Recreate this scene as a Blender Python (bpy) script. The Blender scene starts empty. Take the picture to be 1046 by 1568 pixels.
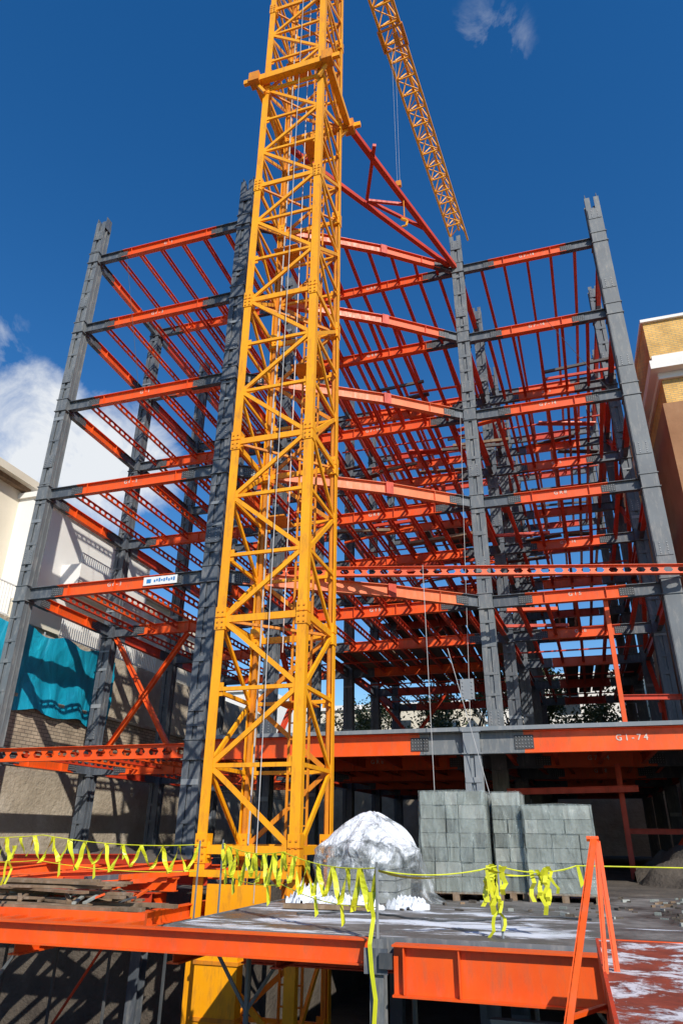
import bpy, math, random
from mathutils import Vector, Matrix
from mathutils import noise as NN
random.seed(7)
V=Vector
sc=bpy.context.scene
# ------------------------------------------------------------------ materials
def mat_new(name):
    m=bpy.data.materials.new(name); m.use_nodes=True
    nt=m.node_tree; b=nt.nodes['Principled BSDF']; return m,nt,b
def ramp(nt,fac,stops):
    r=nt.nodes.new('ShaderNodeValToRGB'); e=r.color_ramp.elements
    e[0].position=stops[0][0]; e[0].color=(*stops[0][1],1)
    e[1].position=stops[-1][0]; e[1].color=(*stops[-1][1],1)
    for p,c in stops[1:-1]:
        n=e.new(p); n.color=(*c,1)
    nt.links.new(fac,r.inputs[0]); return r.outputs[0]
def noise(nt,scale,detail=6,vec=None,rough=.6,dist=0):
    n=nt.nodes.new('ShaderNodeTexNoise'); n.inputs['Scale'].default_value=scale
    n.inputs['Detail'].default_value=detail; n.inputs['Roughness'].default_value=rough
    n.inputs['Distortion'].default_value=dist
    if vec is None:
        vec=coords(nt)
    nt.links.new(vec,n.inputs['Vector']); return n.outputs[0]
def coords(nt,scale=(1,1,1)):
    t=nt.nodes.new('ShaderNodeTexCoord'); mp=nt.nodes.new('ShaderNodeMapping')
    mp.inputs['Scale'].default_value=scale
    nt.links.new(t.outputs['Object'],mp.inputs[0]); return mp.outputs[0]
def mix(nt,fac,a,b,mode='MIX'):
    m=nt.nodes.new('ShaderNodeMix'); m.data_type='RGBA'; m.blend_type=mode
    for s,v in ((0,fac),(6,a),(7,b)):
        if isinstance(v,(int,float)): m.inputs[s].default_value=v
        elif isinstance(v,tuple): m.inputs[s].default_value=(*v,1)
        else: nt.links.new(v,m.inputs[s])
    return m.outputs[2]
def bump(nt,b,h,strength=.3,dist=.02):
    n=nt.nodes.new('ShaderNodeBump'); n.inputs['Strength'].default_value=strength
    n.inputs['Distance'].default_value=dist
    nt.links.new(h,n.inputs['Height']); nt.links.new(n.outputs[0],b.inputs['Normal'])
def paint(name,c1,c2,dirt,amt=.35,rough=.45,sc_=1.5,metal=0,streak=True):
    m,nt,b=mat_new(name)
    n1=noise(nt,sc_,5); col=ramp(nt,n1,[(.3,c1),(.7,c2)])
    n2=noise(nt,9,8,coords(nt,(1,1,.25) if streak else (1,1,1)),.7)
    msk=ramp(nt,n2,[(.5,(0,0,0)),(.74,(amt,)*3)])
    col=mix(nt,msk,col,dirt)
    nt.links.new(col,b.inputs['Base Color'])
    r=ramp(nt,n2,[(.3,(rough-.1,)*3),(.8,(rough+.3,)*3)])
    nt.links.new(r,b.inputs['Roughness']); b.inputs['Metallic'].default_value=metal
    bump(nt,b,n2,.15,.004)
    return m
ORANGE=paint('orange_primer',(.86,.115,.008),(.74,.075,.008),(.3,.11,.05),.55,.42)
ORANGEL=paint('faded_orange_primer',(.82,.2,.065),(.74,.13,.03),(.55,.33,.2),.45,.5)
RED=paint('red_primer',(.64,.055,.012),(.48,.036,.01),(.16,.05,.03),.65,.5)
GRAY=paint('gray_painted_steel',(.1,.115,.135),(.065,.075,.09),(.34,.33,.31),.55,.5,.9)
GRAYM=paint('medium_gray_steel',(.16,.175,.185),(.11,.12,.13),(.36,.34,.31),.65,.5,.8)
GRAYL=paint('light_gray_steel',(.24,.26,.28),(.17,.19,.205),(.4,.39,.37),.5,.5,.7)
DARK=paint('dark_splice_plate',(.06,.065,.07),(.04,.045,.05),(.2,.18,.16),.4,.6)
BOLT=paint('zinc_bolt',(.4,.4,.4),(.3,.3,.3),(.2,.2,.2),.3,.4,3,.4)
YEL=paint('crane_yellow',(.95,.41,.004),(.87,.33,.004),(.32,.13,.02),.65,.4,1.2)
YELD=paint('crane_yellow_worn',(.78,.28,.008),(.6,.19,.01),(.16,.08,.03),.7,.5,2.2)
TAPE=paint('yellow_tape',(.74,.72,.03),(.55,.6,.02),(.3,.35,.05),.5,.35,5)
WHITEP=paint('white_lettering',(.7,.62,.55),(.6,.45,.38),(.6,.15,.05),.6,.6,8)
ROPE=paint('cable',(.5,.5,.5),(.35,.35,.35),(.2,.2,.2),.3,.6)
WOOD=paint('weathered_timber',(.26,.17,.1),(.13,.085,.05),(.4,.33,.27),.5,.8,4)
def stone(name,stops,scale,rough=.85,bs=.5,bd=.02,detail=9):
    m,nt,b=mat_new(name); n=noise(nt,scale,detail,None,.65)
    nt.links.new(ramp(nt,n,stops),b.inputs['Base Color']); b.inputs['Roughness'].default_value=rough
    n2=noise(nt,scale*8,6); bump(nt,b,n2,bs,bd); return m
BLOCKM=stone('concrete_block',[(.3,(.15,.165,.145)),(.55,(.22,.235,.21)),(.75,(.29,.3,.27))],6,.9,.6,.01)
BLOCK2=stone('concrete_block_light',[(.3,(.24,.25,.225)),(.7,(.37,.38,.345))],5,.9,.6,.01)
BLOCK3=stone('concrete_block_damp',[(.3,(.09,.1,.09)),(.7,(.17,.18,.165))],5,.9,.6,.01)
DIRT=stone('dirt',[(.3,(.05,.04,.033)),(.6,(.11,.09,.07)),(.8,(.2,.17,.14))],1.3,.95,.9,.05)
PAVE=stone('asphalt',[(.3,(.045,.045,.047)),(.7,(.075,.075,.078))],3,.85)
PLAST=stone('white_plaster',[(.3,(.76,.74,.7)),(.7,(.84,.82,.78))],.6,.8,.15)
CREAM=stone('cream_plaster',[(.3,(.66,.6,.48)),(.7,(.74,.68,.56))],.7,.8,.2)
BROWN=stone('shade_brown_render',[(.25,(.26,.12,.055)),(.6,(.35,.175,.085)),(.8,(.42,.23,.12))],1.2,.9,.4)  # brown stands in for a shaded wall: shade put into the base colour
TANW=stone('rough_cement_wall',[(.25,(.26,.215,.16)),(.5,(.4,.335,.25)),(.75,(.55,.48,.39))],.8,.95,.9,.05)
GLASS,nt,b=mat_new('window_glass'); b.inputs['Base Color'].default_value=(.03,.04,.05,1); b.inputs['Roughness'].default_value=.08
def brick(name,c1,c2,mort,w,h,rot=None,bias=.0):
    m,nt,b=mat_new(name)
    t=nt.nodes.new('ShaderNodeTexCoord'); sx=nt.nodes.new('ShaderNodeSeparateXYZ'); cb=nt.nodes.new('ShaderNodeCombineXYZ')
    nt.links.new(t.outputs['Object'],sx.inputs[0])
    ad=nt.nodes.new('ShaderNodeMath'); ad.operation='ADD'
    nt.links.new(sx.outputs[0],ad.inputs[0]); nt.links.new(sx.outputs[1],ad.inputs[1])
    nt.links.new(ad.outputs[0],cb.inputs[0]); nt.links.new(sx.outputs[2],cb.inputs[1])
    k=nt.nodes.new('ShaderNodeTexBrick'); nt.links.new(cb.outputs[0],k.inputs['Vector'])
    k.inputs['Color1'].default_value=(*c1,1); k.inputs['Color2'].default_value=(*c2,1); k.inputs['Mortar'].default_value=(*mort,1)
    k.inputs['Scale'].default_value=1; k.inputs['Brick Width'].default_value=w; k.inputs['Row Height'].default_value=h
    k.inputs['Mortar Size'].default_value=.012; k.inputs['Bias'].default_value=bias
    n=noise(nt,1.5,8); col=mix(nt,1,k.outputs[0],ramp(nt,n,[(.3,(.6,.6,.6)),(.7,(1.1,1.08,1.05))]),'MULTIPLY')
    nt.links.new(col,b.inputs['Base Color']); b.inputs['Roughness'].default_value=.9
    bump(nt,b,k.outputs[1],-.5,.01); return m
BRICKY=brick('yellow_brick',(.86,.52,.15),(.74,.42,.11),(.45,.33,.18),.25,.08)
BRICKG=brick('gray_brown_brick',(.52,.42,.31),(.38,.3,.22),(.16,.13,.1),.3,.11)
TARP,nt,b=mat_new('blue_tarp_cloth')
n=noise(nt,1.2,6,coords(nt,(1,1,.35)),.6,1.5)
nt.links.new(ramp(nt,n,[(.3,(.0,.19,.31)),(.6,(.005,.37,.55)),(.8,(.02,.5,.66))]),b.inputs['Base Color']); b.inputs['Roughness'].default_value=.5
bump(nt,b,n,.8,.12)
DECK,nt,b=mat_new('wet_concrete_with_snow')
n=noise(nt,1.4,9,None,.7); base=ramp(nt,n,[(.3,(.04,.036,.032)),(.5,(.12,.11,.1)),(.7,(.26,.24,.22))])
n2=noise(nt,1.5,10,coords(nt,(.5,1.5,1)),.7,.4)
t=nt.nodes.new('ShaderNodeTexCoord'); sx=nt.nodes.new('ShaderNodeSeparateXYZ'); nt.links.new(t.outputs['Object'],sx.inputs[0])
mr=nt.nodes.new('ShaderNodeMapRange'); nt.links.new(sx.outputs[1],mr.inputs[0])
mr.inputs[1].default_value=12.5; mr.inputs[2].default_value=8.8; mr.inputs[3].default_value=-.14; mr.inputs[4].default_value=.07
mr2=nt.nodes.new('ShaderNodeMapRange'); nt.links.new(sx.outputs[0],mr2.inputs[0])
mr2.inputs[1].default_value=-.6; mr2.inputs[2].default_value=1.2; mr2.inputs[3].default_value=0; mr2.inputs[4].default_value=-.12
ad=nt.nodes.new('ShaderNodeMath'); ad.operation='ADD'; nt.links.new(n2,ad.inputs[0]); nt.links.new(mr.outputs[0],ad.inputs[1])
ad2=nt.nodes.new('ShaderNodeMath'); ad2.operation='ADD'; nt.links.new(ad.outputs[0],ad2.inputs[0]); nt.links.new(mr2.outputs[0],ad2.inputs[1])
msk=ramp(nt,ad2.outputs[0],[(.54,(0,0,0)),(.62,(.9,.9,.9))])
nt.links.new(mix(nt,msk,base,(.78,.82,.88)),b.inputs['Base Color'])
nt.links.new(ramp(nt,n,[(.35,(.2,)*3),(.6,(.8,)*3)]),b.inputs['Roughness'])
bump(nt,b,mix(nt,.5,n,msk),.5,.03)
RUST,nt,b=mat_new('rusty_plate_with_snow')
n=noise(nt,5,9,None,.7); base=ramp(nt,n,[(.3,(.12,.02,.01)),(.6,(.3,.05,.02)),(.8,(.4,.12,.06))])
n2=noise(nt,3.0,10,None,.72,.3); msk=ramp(nt,n2,[(.48,(0,0,0)),(.55,(.85,.85,.85))])
nt.links.new(mix(nt,msk,base,(.74,.74,.77)),b.inputs['Base Color']); b.inputs['Roughness'].default_value=.7; bump(nt,b,mix(nt,.7,n,msk),.6,.03)
PLASTIC,nt,b=mat_new('plastic_sheet_snowy')
n=noise(nt,2.8,9,None,.68,.9)
t=nt.nodes.new('ShaderNodeTexCoord'); sx=nt.nodes.new('ShaderNodeSeparateXYZ'); nt.links.new(t.outputs['Object'],sx.inputs[0])
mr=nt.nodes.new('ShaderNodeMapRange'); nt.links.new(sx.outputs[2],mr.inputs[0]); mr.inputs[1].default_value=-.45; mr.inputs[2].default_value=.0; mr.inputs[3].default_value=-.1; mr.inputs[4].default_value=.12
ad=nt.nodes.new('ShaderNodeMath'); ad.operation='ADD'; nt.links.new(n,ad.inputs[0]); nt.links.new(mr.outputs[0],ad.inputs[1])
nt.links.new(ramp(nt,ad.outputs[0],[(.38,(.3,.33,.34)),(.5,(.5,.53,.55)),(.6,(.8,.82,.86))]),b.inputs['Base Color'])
nt.links.new(ramp(nt,ad.outputs[0],[(.42,(.28,)*3),(.6,(.97,)*3)]),b.inputs['Alpha'])
b.inputs['Roughness'].default_value=.14
nv=noise(nt,6,5,coords(nt,(1,1,.45)),.55,1.8); bump(nt,b,nv,1.0,.1)
FILM,nt,b=mat_new('stretch_film'); n=noise(nt,5,6,coords(nt,(1,1,.3)),.6,1.6)
b.inputs['Base Color'].default_value=(.52,.6,.57,1); b.inputs['Roughness'].default_value=.1
nt.links.new(ramp(nt,n,[(.35,(.06,)*3),(.7,(.42,)*3)]),b.inputs['Alpha']); bump(nt,b,n,1.0,.1)
SNOW,nt,b=mat_new('snow'); b.inputs['Base Color'].default_value=(.8,.83,.88,1); b.inputs['Roughness'].default_value=.6; bump(nt,b,noise(nt,14,8),.6,.02)
LEAF,nt,b=mat_new('foliage'); n=noise(nt,1.2,4); nt.links.new(ramp(nt,n,[(.3,(.03,.055,.015)),(.7,(.1,.13,.04))]),b.inputs['Base Color']); b.inputs['Roughness'].default_value=.6
BARK=stone('bark',[(.3,(.05,.035,.025)),(.7,(.12,.09,.07))],4)
BLUES,_,b=mat_new('blue_sign_print'); b.inputs['Base Color'].default_value=(.03,.2,.5,1)
WHITES,_,b=mat_new('white_banner'); b.inputs['Base Color'].default_value=(.78,.78,.76,1)
DECKM=paint('steel_decking',(.11,.1,.095),(.07,.065,.06),(.3,.1,.05),.4,.7,1)
# ------------------------------------------------------------------ builder
def empty(name,loc=(0,0,0)):
    o=bpy.data.objects.new(name,None); sc.collection.objects.link(o); return o
class B:
    def __init__(s,name,parent=None): s.name=name;s.parent=parent;s.v=[];s.f=[];s.mi=[];s.m=[]
    def idx(s,m):
        if m not in s.m: s.m.append(m)
        return s.m.index(m)
    def poly(s,vs,faces,m):
        o=len(s.v); s.v+=[tuple(p) for p in vs]; k=s.idx(m)
        for f in faces: s.f.append(tuple(i+o for i in f)); s.mi.append(k)
    def box(s,x0,x1,y0,y1,z0,z1,m):
        s.poly([(x0,y0,z0),(x1,y0,z0),(x1,y1,z0),(x0,y1,z0),(x0,y0,z1),(x1,y0,z1),(x1,y1,z1),(x0,y1,z1)],
          [(0,3,2,1),(4,5,6,7),(0,1,5,4),(1,2,6,5),(2,3,7,6),(3,0,4,7)],m)
    def fr(s,a,b,up=None):
        a=V(a);b=V(b);d=(b-a); L=d.length; d.normalize()
        up=V(up) if up else (V((0,0,1)) if abs(d.z)<.95 else V((0,1,0)))
        r=d.cross(up).normalized(); u=r.cross(d).normalized(); return a,b,d,r,u,L
    def bar(s,a,b,w,h,m,up=None,ro=0,uo=0):
        a,b,d,r,u,L=s.fr(a,b,up); a=a+r*ro+u*uo;b=b+r*ro+u*uo
        p=[]
        for q in (a,b):
            for i,j in ((-1,-1),(1,-1),(1,1),(-1,1)): p.append(q+r*(w/2*i)+u*(h/2*j))
        s.poly(p,[(0,3,2,1),(4,5,6,7),(0,1,5,4),(1,2,6,5),(2,3,7,6),(3,0,4,7)],m)
    def ibeam(s,a,b,h,w,m,tf=.016,tw=.012,up=None):
        s.bar(a,b,w,tf,m,up,0,h/2-tf/2); s.bar(a,b,w,tf,m,up,0,-h/2+tf/2); s.bar(a,b,tw,h-2*tf,m,up)
    def cast(s,a,b,h,w,m,pitch=.3,tf=.012):
        s.bar(a,b,w,tf,m,None,0,h/2-tf/2); s.bar(a,b,w,tf,m,None,0,-h/2+tf/2)
        a,b,d,r,u,L=s.fr(a,b); n=max(1,int(L/pitch)); p=L/n; hh=h/2-tf
        P=lambda x,z:a+d*x+u*z
        lo=hh*.55
        s.poly([P(0,-hh),P(L,-hh),P(L,-lo),P(0,-lo)],[(0,1,2,3)],m)
        s.poly([P(0,lo),P(L,lo),P(L,hh),P(0,hh)],[(0,1,2,3)],m)
        for i in range(n+1):
            c=i*p; x0=max(0,c-p*.3);x1=min(L,c+p*.3); y0=max(0,c-p*.13);y1=min(L,c+p*.13)
            s.poly([P(x0,-lo),P(x1,-lo),P(y1,0),P(y0,0),P(x1,lo),P(x0,lo)],[(0,1,2,3),(3,2,4,5)],m)
    def pipe(s,a,b,rad,m,n=6):
        a,b,d,r,u,L=s.fr(a,b); p=[]
        for q in (a,b):
            for k in range(n):
                t=2*math.pi*k/n; p.append(q+r*(rad*math.cos(t))+u*(rad*math.sin(t)))
        s.poly(p,[(k,(k+1)%n,n+(k+1)%n,n+k) for k in range(n)]+[tuple(range(n))[::-1],tuple(range(n,2*n))],m)
    def done(s,smooth=False):
        me=bpy.data.meshes.new(s.name); me.from_pydata(s.v,[],s.f); 
        for m in s.m: me.materials.append(m)
        me.polygons.foreach_set('material_index',s.mi)
        if smooth: me.polygons.foreach_set('use_smooth',[True]*len(s.f))
        me.update(); o=bpy.data.objects.new(s.name,me); sc.collection.objects.link(o)
        if s.parent: o.parent=s.parent
        return o
# ------------------------------------------------------------------ steel frame building
BLD=empty('steel_frame_building')
ZS=[1.8,6.3,9.6,12.9,16.2,19.5]
ROWS=[20.1,24.3,28.8,33.4,38.0]
CX={20.1:(-14.65,-8.5,-1.66,3.44),24.3:(-14.65,-8.5,-1.35,3.53),28.8:(-14.65,-8.5,-1.1,3.57),33.4:(-14.65,-8.5,-.88,3.6),38.0:(-14.65,-8.5,-.7,3.6)}
FY=15.75
cols=B('columns',BLD); gird=B('main_beams',BLD); jst=B('joists',BLD); brc=B('bracing',BLD); dk=B('floor_decks',BLD)
def column(x,y,z0,z1,det=True,m=GRAY,w=.4,solid=False):
    s=w*.36
    g=w/2-s/2; dp=w*.46
    cols.box(x-w/2,x+w/2,y-.006,y+.006,z0,z1-.35,m)
    for sx in (-1,1):
        cols.ibeam((x+sx*g,y,z0),(x+sx*g,y,z1),dp*2,s,m,.02,.015,up=(0,1,0))
    for sy in (-1,1):
        cols.box(x-w/2+s+.002,x+w/2-s-.002,y+sy*(dp-.045)-.004,y+sy*(dp-.045)+.004,z0,z1-.5,m)
        if solid: cols.box(x-w/2+.02,x+w/2-.02,y+sy*(dp+.007)-.006,y+sy*(dp+.007)+.006,z0,z1-.6,m)
    for sx in (-1,1): cols.box(x+sx*(w/2-.03)-.004,x+sx*(w/2-.03)+.004,y-dp+.022,y+dp-.022,z0,z1-.7,m)
    z=z0+.3; st=.7 if det else 1.6
    while z<z1-.5:
        hh=.05+.09*random.random()
        if not solid:
            for sy in (-1,1): cols.box(x-w/2+.012,x+w/2-.012,y+sy*dp-.012*(sy<0),y+sy*dp+.012*(sy>0),z,z+hh,m if random.random()<.8 else GRAYL)
        z+=st*random.uniform(.8,1.2)
    for zf in ZS:
        if z0<zf<z1:
            cols.box(x-w/2-.03,x+w/2+.03,y-dp-.04,y+dp+.04,zf-.24,zf-.215,m)
            cols.box(x-w/2-.03,x+w/2+.03,y-dp-.04,y+dp+.04,zf+.215,zf+.24,m)
            cols.box(x-w/2+.01,x+w/2-.01,y-dp-.02,y+dp+.02,zf-.214,zf+.214,m)
            if det:
                cols.box(x-w/2+.03,x+w/2-.03,y-dp-.03,y-dp-.021,zf+.9,zf+1.35,m)
                for k in range(5):
                    for sx in (-.1,.1): cols.box(x+sx-.012,x+sx+.012,y-dp-.045,y-dp-.03,zf+.95+k*.08,zf+.975+k*.08,BOLT)
def splice(p,d,h):
    p=V(p); d=V(d).normalized(); r=d.cross(V((0,0,1))).normalized()
    for sgn in (-1,1):
        c=p+r*(sgn*.02)
        gird.bar(c-d*.2,c+d*.2,.012,h*.66,DARK)
        for i in range(6):
            for j in range(4):
                q=c+r*(sgn*.012)+d*(-.16+.064*i)+V((0,0,(-1.5+j)*h*.16))
                gird.bar(q-d*.009,q+d*.009,.014,.018,BOLT)
    for zz in (-h/2-.008,h/2+.008):
        gird.bar(p-d*.22+V((0,0,zz)),p+d*.22+V((0,0,zz)),.13,.014,DARK)
def girder(a,b,h=.36,w=.17,stub=.95,det=True,m=None,sa=True,sb=True):
    a=V(a);b=V(b);d=(b-a);L=d.length;d=d.normalized(); m=m or ORANGE
    s0=a+d*(.2+stub) if sa else a; s1=b-d*(.2+stub) if sb else b
    if sa: gird.ibeam(a+d*.2,s0-d*.004,h,w,GRAY)
    if sb: gird.ibeam(s1+d*.004,b-d*.2,h,w,GRAY)
    gird.ibeam(s0,s1,h,w,m)
    if det:
        if sa: splice(s0,d,h)
        if sb: splice(s1,d,h)
        n=int(L/1.3)
        for i in range(1,n):
            q=a+d*(L*i/n); gird.bar(q-d*.005,q+d*.005,w*.9,h-.034,m if (q-a).length>.2+stub and (b-q).length>.2+stub else GRAY)
def label(p,txt,size=.16,rotz=0):
    c=bpy.data.curves.new('beam_mark','FONT'); c.body=txt; c.size=size; c.align_x='CENTER'; c.align_y='CENTER'; c.extrude=.001; c.offset=.003
    o=bpy.data.objects.new('beam_mark',c); o.location=p; o.rotation_euler=(math.pi/2,0,rotz); sc.collection.objects.link(o); o.parent=BLD; c.materials.append(WHITEP)
column(-14.65,FY,-4.2,21.35,True,GRAYM); column(-8.5,FY,-4.2,21.45,True,GRAY,.48)
column(-14.65,20.1,-4.2,19.9)
for r in ROWS:
    for i,x in enumerate(CX[r]):
        if r==20.1 and i==0: continue
        if i==0 and r>30: continue
        det=r<25
        zt=21.5 if (r==20.1 and i==3) else 20.95+.2*random.random()
        if r==20.1 and i==3: column(x,r,-4.2,zt,True,GRAYM,.5,True)
        elif r==20.1 and i==2: column(x,r,-4.2,zt,True,GRAYM,.42)
        else: column(x,r,-4.2,zt,det,GRAY)
for x in (-1.85,3.44): column(x,FY,-4.2,2.05,True,GRAYL,.36)
for (x,y,z) in ((-14.65,FY,21.35),(-8.5,FY,21.45),(3.44,20.1,21.5),(-1.66,20.1,20.95)):
    for sx in (-1,1): cols.box(x+sx*.2-.01,x+sx*.2+.01,y-.15,y+.15,z-.3,z+.25,GRAY)
K=V((-4.15,18.3))
for fi,z in enumerate(ZS):
    top=fi>0
    if top:
        girder((-14.65,FY,z),(-8.5,FY,z))
        label((-11.6,FY-.013,z+.05),random.choice(['G 5 - 15','G F 1','G 6 - 3']))
        a=V((-8.5,FY,z));k=V((K.x,K.y,z));b=V((-1.66,20.1,z))
        girder(a,k,.36,.17,.6,True,ORANGEL if fi in(1,2,3) else ORANGE,True,False)
        girder(k,b,.36,.17,.6,True,ORANGEL if fi in(1,2,3) else ORANGE,False,True)
        d=(b-k).normalized(); gird.bar(k-d*.12,k+d*.12,.19,.4,RED)
    for r in ROWS:
        c=CX[r]; det=r<25
        for i in range(3):
            if i==0 and r>30: continue
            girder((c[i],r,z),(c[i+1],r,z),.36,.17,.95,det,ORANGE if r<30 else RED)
            if r==20.1 and i>0 or (r==24.3 and i==2):
                label(((c[i]+c[i+1])/2,r-.013,z+.05),random.choice(['G 7 - 14','G 1 5','G R 8']))
    girder((-14.65,FY,z),(-14.65,20.1,z),.34,.16,.7)
    girder((-8.5,FY,z),(-8.5,20.1,z),.34,.16,.7)
    for a,b in zip(ROWS[:-1],ROWS[1:]):
        for i in range(4):
            if i==0 and b>30: continue
            girder((CX[a][i],a,z),(CX[b][i],b,z),.34,.16,.7,False,RED)
    h=.2
    zj=z+.06
    n=7
    for k in range(1,n):
        x=-14.65+6.15*k/n
        jst.cast((x,FY+.02,zj),(x,20.08,zj),h,.09,RED if k%2 else ORANGE)
    if top:
        for k in range(1,9):
            x=-8.5+6.84*k/9
            if x<K.x: t=(x+8.5)/(K.x+8.5); y=FY+t*(K.y-FY)
            else: t=(x-K.x)/(-1.66-K.x); y=K.y+t*(20.1-K.y)
            if 20-y>.4: jst.cast((x,y+.1,zj),(x,20.08,zj),h,.09,RED)
    for a,b in zip(ROWS[:-1],ROWS[1:]):
        for i,n in ((0,7),(1,9),(2,6)):
            if i==0 and b>30: continue
            for k in range(1,n):
                t=k/n
                xa=CX[a][i]*(1-t)+CX[a][i+1]*t; xb=CX[b][i]*(1-t)+CX[b][i+1]*t
                jst.cast((xa,a+.02,zj),(xb,b-.02,zj),h,.1,RED)
            # bridging members mid bay
            if a>20.5 and fi<5:
                ym=(a+b)/2; jst.bar((CX[a][i]+.3,ym,z-.06),(CX[a][i+1]-.3,ym,z-.06),.07,.05,RED)
z=1.8
gird.cast((-16.0,FY,z),(-8.75,FY,z),.34,.16,ORANGE,.38)
gird.ibeam((-8.2,FY,z),(-3.0,FY,z),.46,.2,ORANGE); gird.ibeam((-3.0,FY,z),(-.75,FY,z),.46,.2,GRAYM); gird.ibeam((-.75,FY,z),(5.0,FY,z),.46,.2,ORANGE)
splice((-3.0,FY,z),(1,0,0),.42); splice((-.75,FY,z),(1,0,0),.42)
label((1.4,FY-.013,z+.03),'G 1 - 7 4',.17)
for x in [-7.5+i*1.05 for i in range(12)]: jst.ibeam((x,FY+.1,z),(x,20,z),.24,.1,RED)
gird.ibeam((5,FY,z),(5,20.1,z),.36,.18,ORANGE)
dk.box(-8.2,5.1,FY-.14,20.4,z+.235,z+.3,DECKM)
dk.box(-8.2,4.0,20.4,38.3,z+.24,z+.3,DECKM)
dk.box(-8.25,5.15,FY-.17,FY-.145,z+.235,z+.32,GRAYL)
gird.cast((-7.2,16.75,6.62),(3.9,19.55,6.62),.27,.16,ORANGE,.36)
for fi,x0,x1,y0,y1 in ((2,-8.3,-1.5,28.9,38),(3,-6,-1.3,29,33.3),(1,-8.3,-1.5,24.5,33),(1,-.7,3.4,29,38),(2,.4,3.4,33.5,38)):
    zz=ZS[fi]+.19
    x=x0
    while x<x1:
        if random.random()<.72: dk.box(x,x+.55,y0+random.random()*.8,y1-random.random()*1.5,zz,zz+.05,random.choice([DECKM,WOOD,DECKM]))
        x+=.62
for k in range(60):
    fi=random.choice([1,2,2,3,3,4]); x=random.uniform(-8,1.5); y=random.uniform(20.5,36); zz=ZS[fi]+.2
    L=random.uniform(1,3.0); a=random.uniform(-.3,.3)
    dk.bar((x,y,zz+.04),(x+L*math.cos(a),y+L*math.sin(a),zz+.05),random.choice([.1,.2,.3]),random.choice([.05,.1]),random.choice([WOOD,RED,ORANGE,DECKM,DECKM]))
def brace(x0,y0,x1,y1,z0,z1,m=ORANGE):
    brc.ibeam((x0,y0,z0),(x1,y1,z1),.14,.14,m,.012,.01); 
    brc.ibeam((x0,y0+.02,z1),(x1,y1+.02,z0),.14,.14,m,.012,.01)
    cx,cy,cz=(x0+x1)/2,(y0+y1)/2,(z0+z1)/2
    brc.bar((cx-.17,cy-.012,cz),(cx+.17,cy-.012,cz),.012,.34,m)
brace(-14.4,20.1,-11.6,20.1,2,6.1)
for z0,z1 in zip(ZS[:-1],ZS[1:]):
    brace(3.55,24.5,3.57,28.6,z0+.2,z1-.2,RED)
for z0,z1 in zip(ZS[:3],ZS[1:4]): brace(-8.4,33.4,-5.0,33.4,z0+.2,z1-.2,RED); brace(-8.5,20.3,-8.5,24.1,z0+.2,z1-.2,RED)
brc.ibeam((1.7,20.3,1.95),(1.7,20.3,6.2),.16,.12,ORANGE)
brc.ibeam((1.7,20.3,3.4),(3.3,20.3,3.35),.14,.1,RED)
brc.ibeam((1.25,19,-.9),(1.25,19,1.6),.12,.12,RED)
brc.ibeam((1.25,19.2,.1),(3.2,19.2,.1),.12,.1,RED)
brc.ibeam((-1.4,18.4,.95),(1.6,18.4,1.0),.14,.1,RED)
brc.ibeam((1.8,18.4,-.8),(3.4,19.5,1.0),.1,.08,RED)
TZ=19.55
def strut(a,b,w=.15): brc.bar((*a,TZ),(*b,TZ),w,w,RED)
strut((-4.0,13.25),(-1.75,19.9),.17); strut((-6.05,13.35),(-1.95,19.8),.15)
strut((-3.4,14.1),(-4.15,16.0),.11); strut((-4.15,16.05),(-2.4,17.9),.1); strut((-4.15,16.05),(-2.9,16.6),.09)
for o in (cols,gird,jst,brc,dk): o.done()
bn=B('banner',BLD); bn.box(-10.6,-9.55,FY-.1,FY-.09,6.18,6.42,WHITES); bn.box(-10.5,-10.36,FY-.104,FY-.101,6.24,6.36,BLUES)
for i in range(9): bn.box(-10.27+i*.075,-10.22+i*.075,FY-.104,FY-.101,6.26+.02*(i%2),6.33+.02*(i%3),BLUES)
bn.done()
rp=B('hanging_ropes',BLD)
for (x,y,z0,z1,dx) in ((-1.95,19.7,2.1,12.8,-.4),(-2.7,15.4,-.9,5.9,.05),(-2.2,15.3,-.2,3.8,.9),(1.2,19.8,12.9,16.2,1.6),(-13.2,15.6,13.2,19.2,1.4)):
    rp.pipe((x,y,z1),(x+dx,y,z0),.008,DARK if x>0 or x<-10 else ROPE,5)
rp.done()
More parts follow.
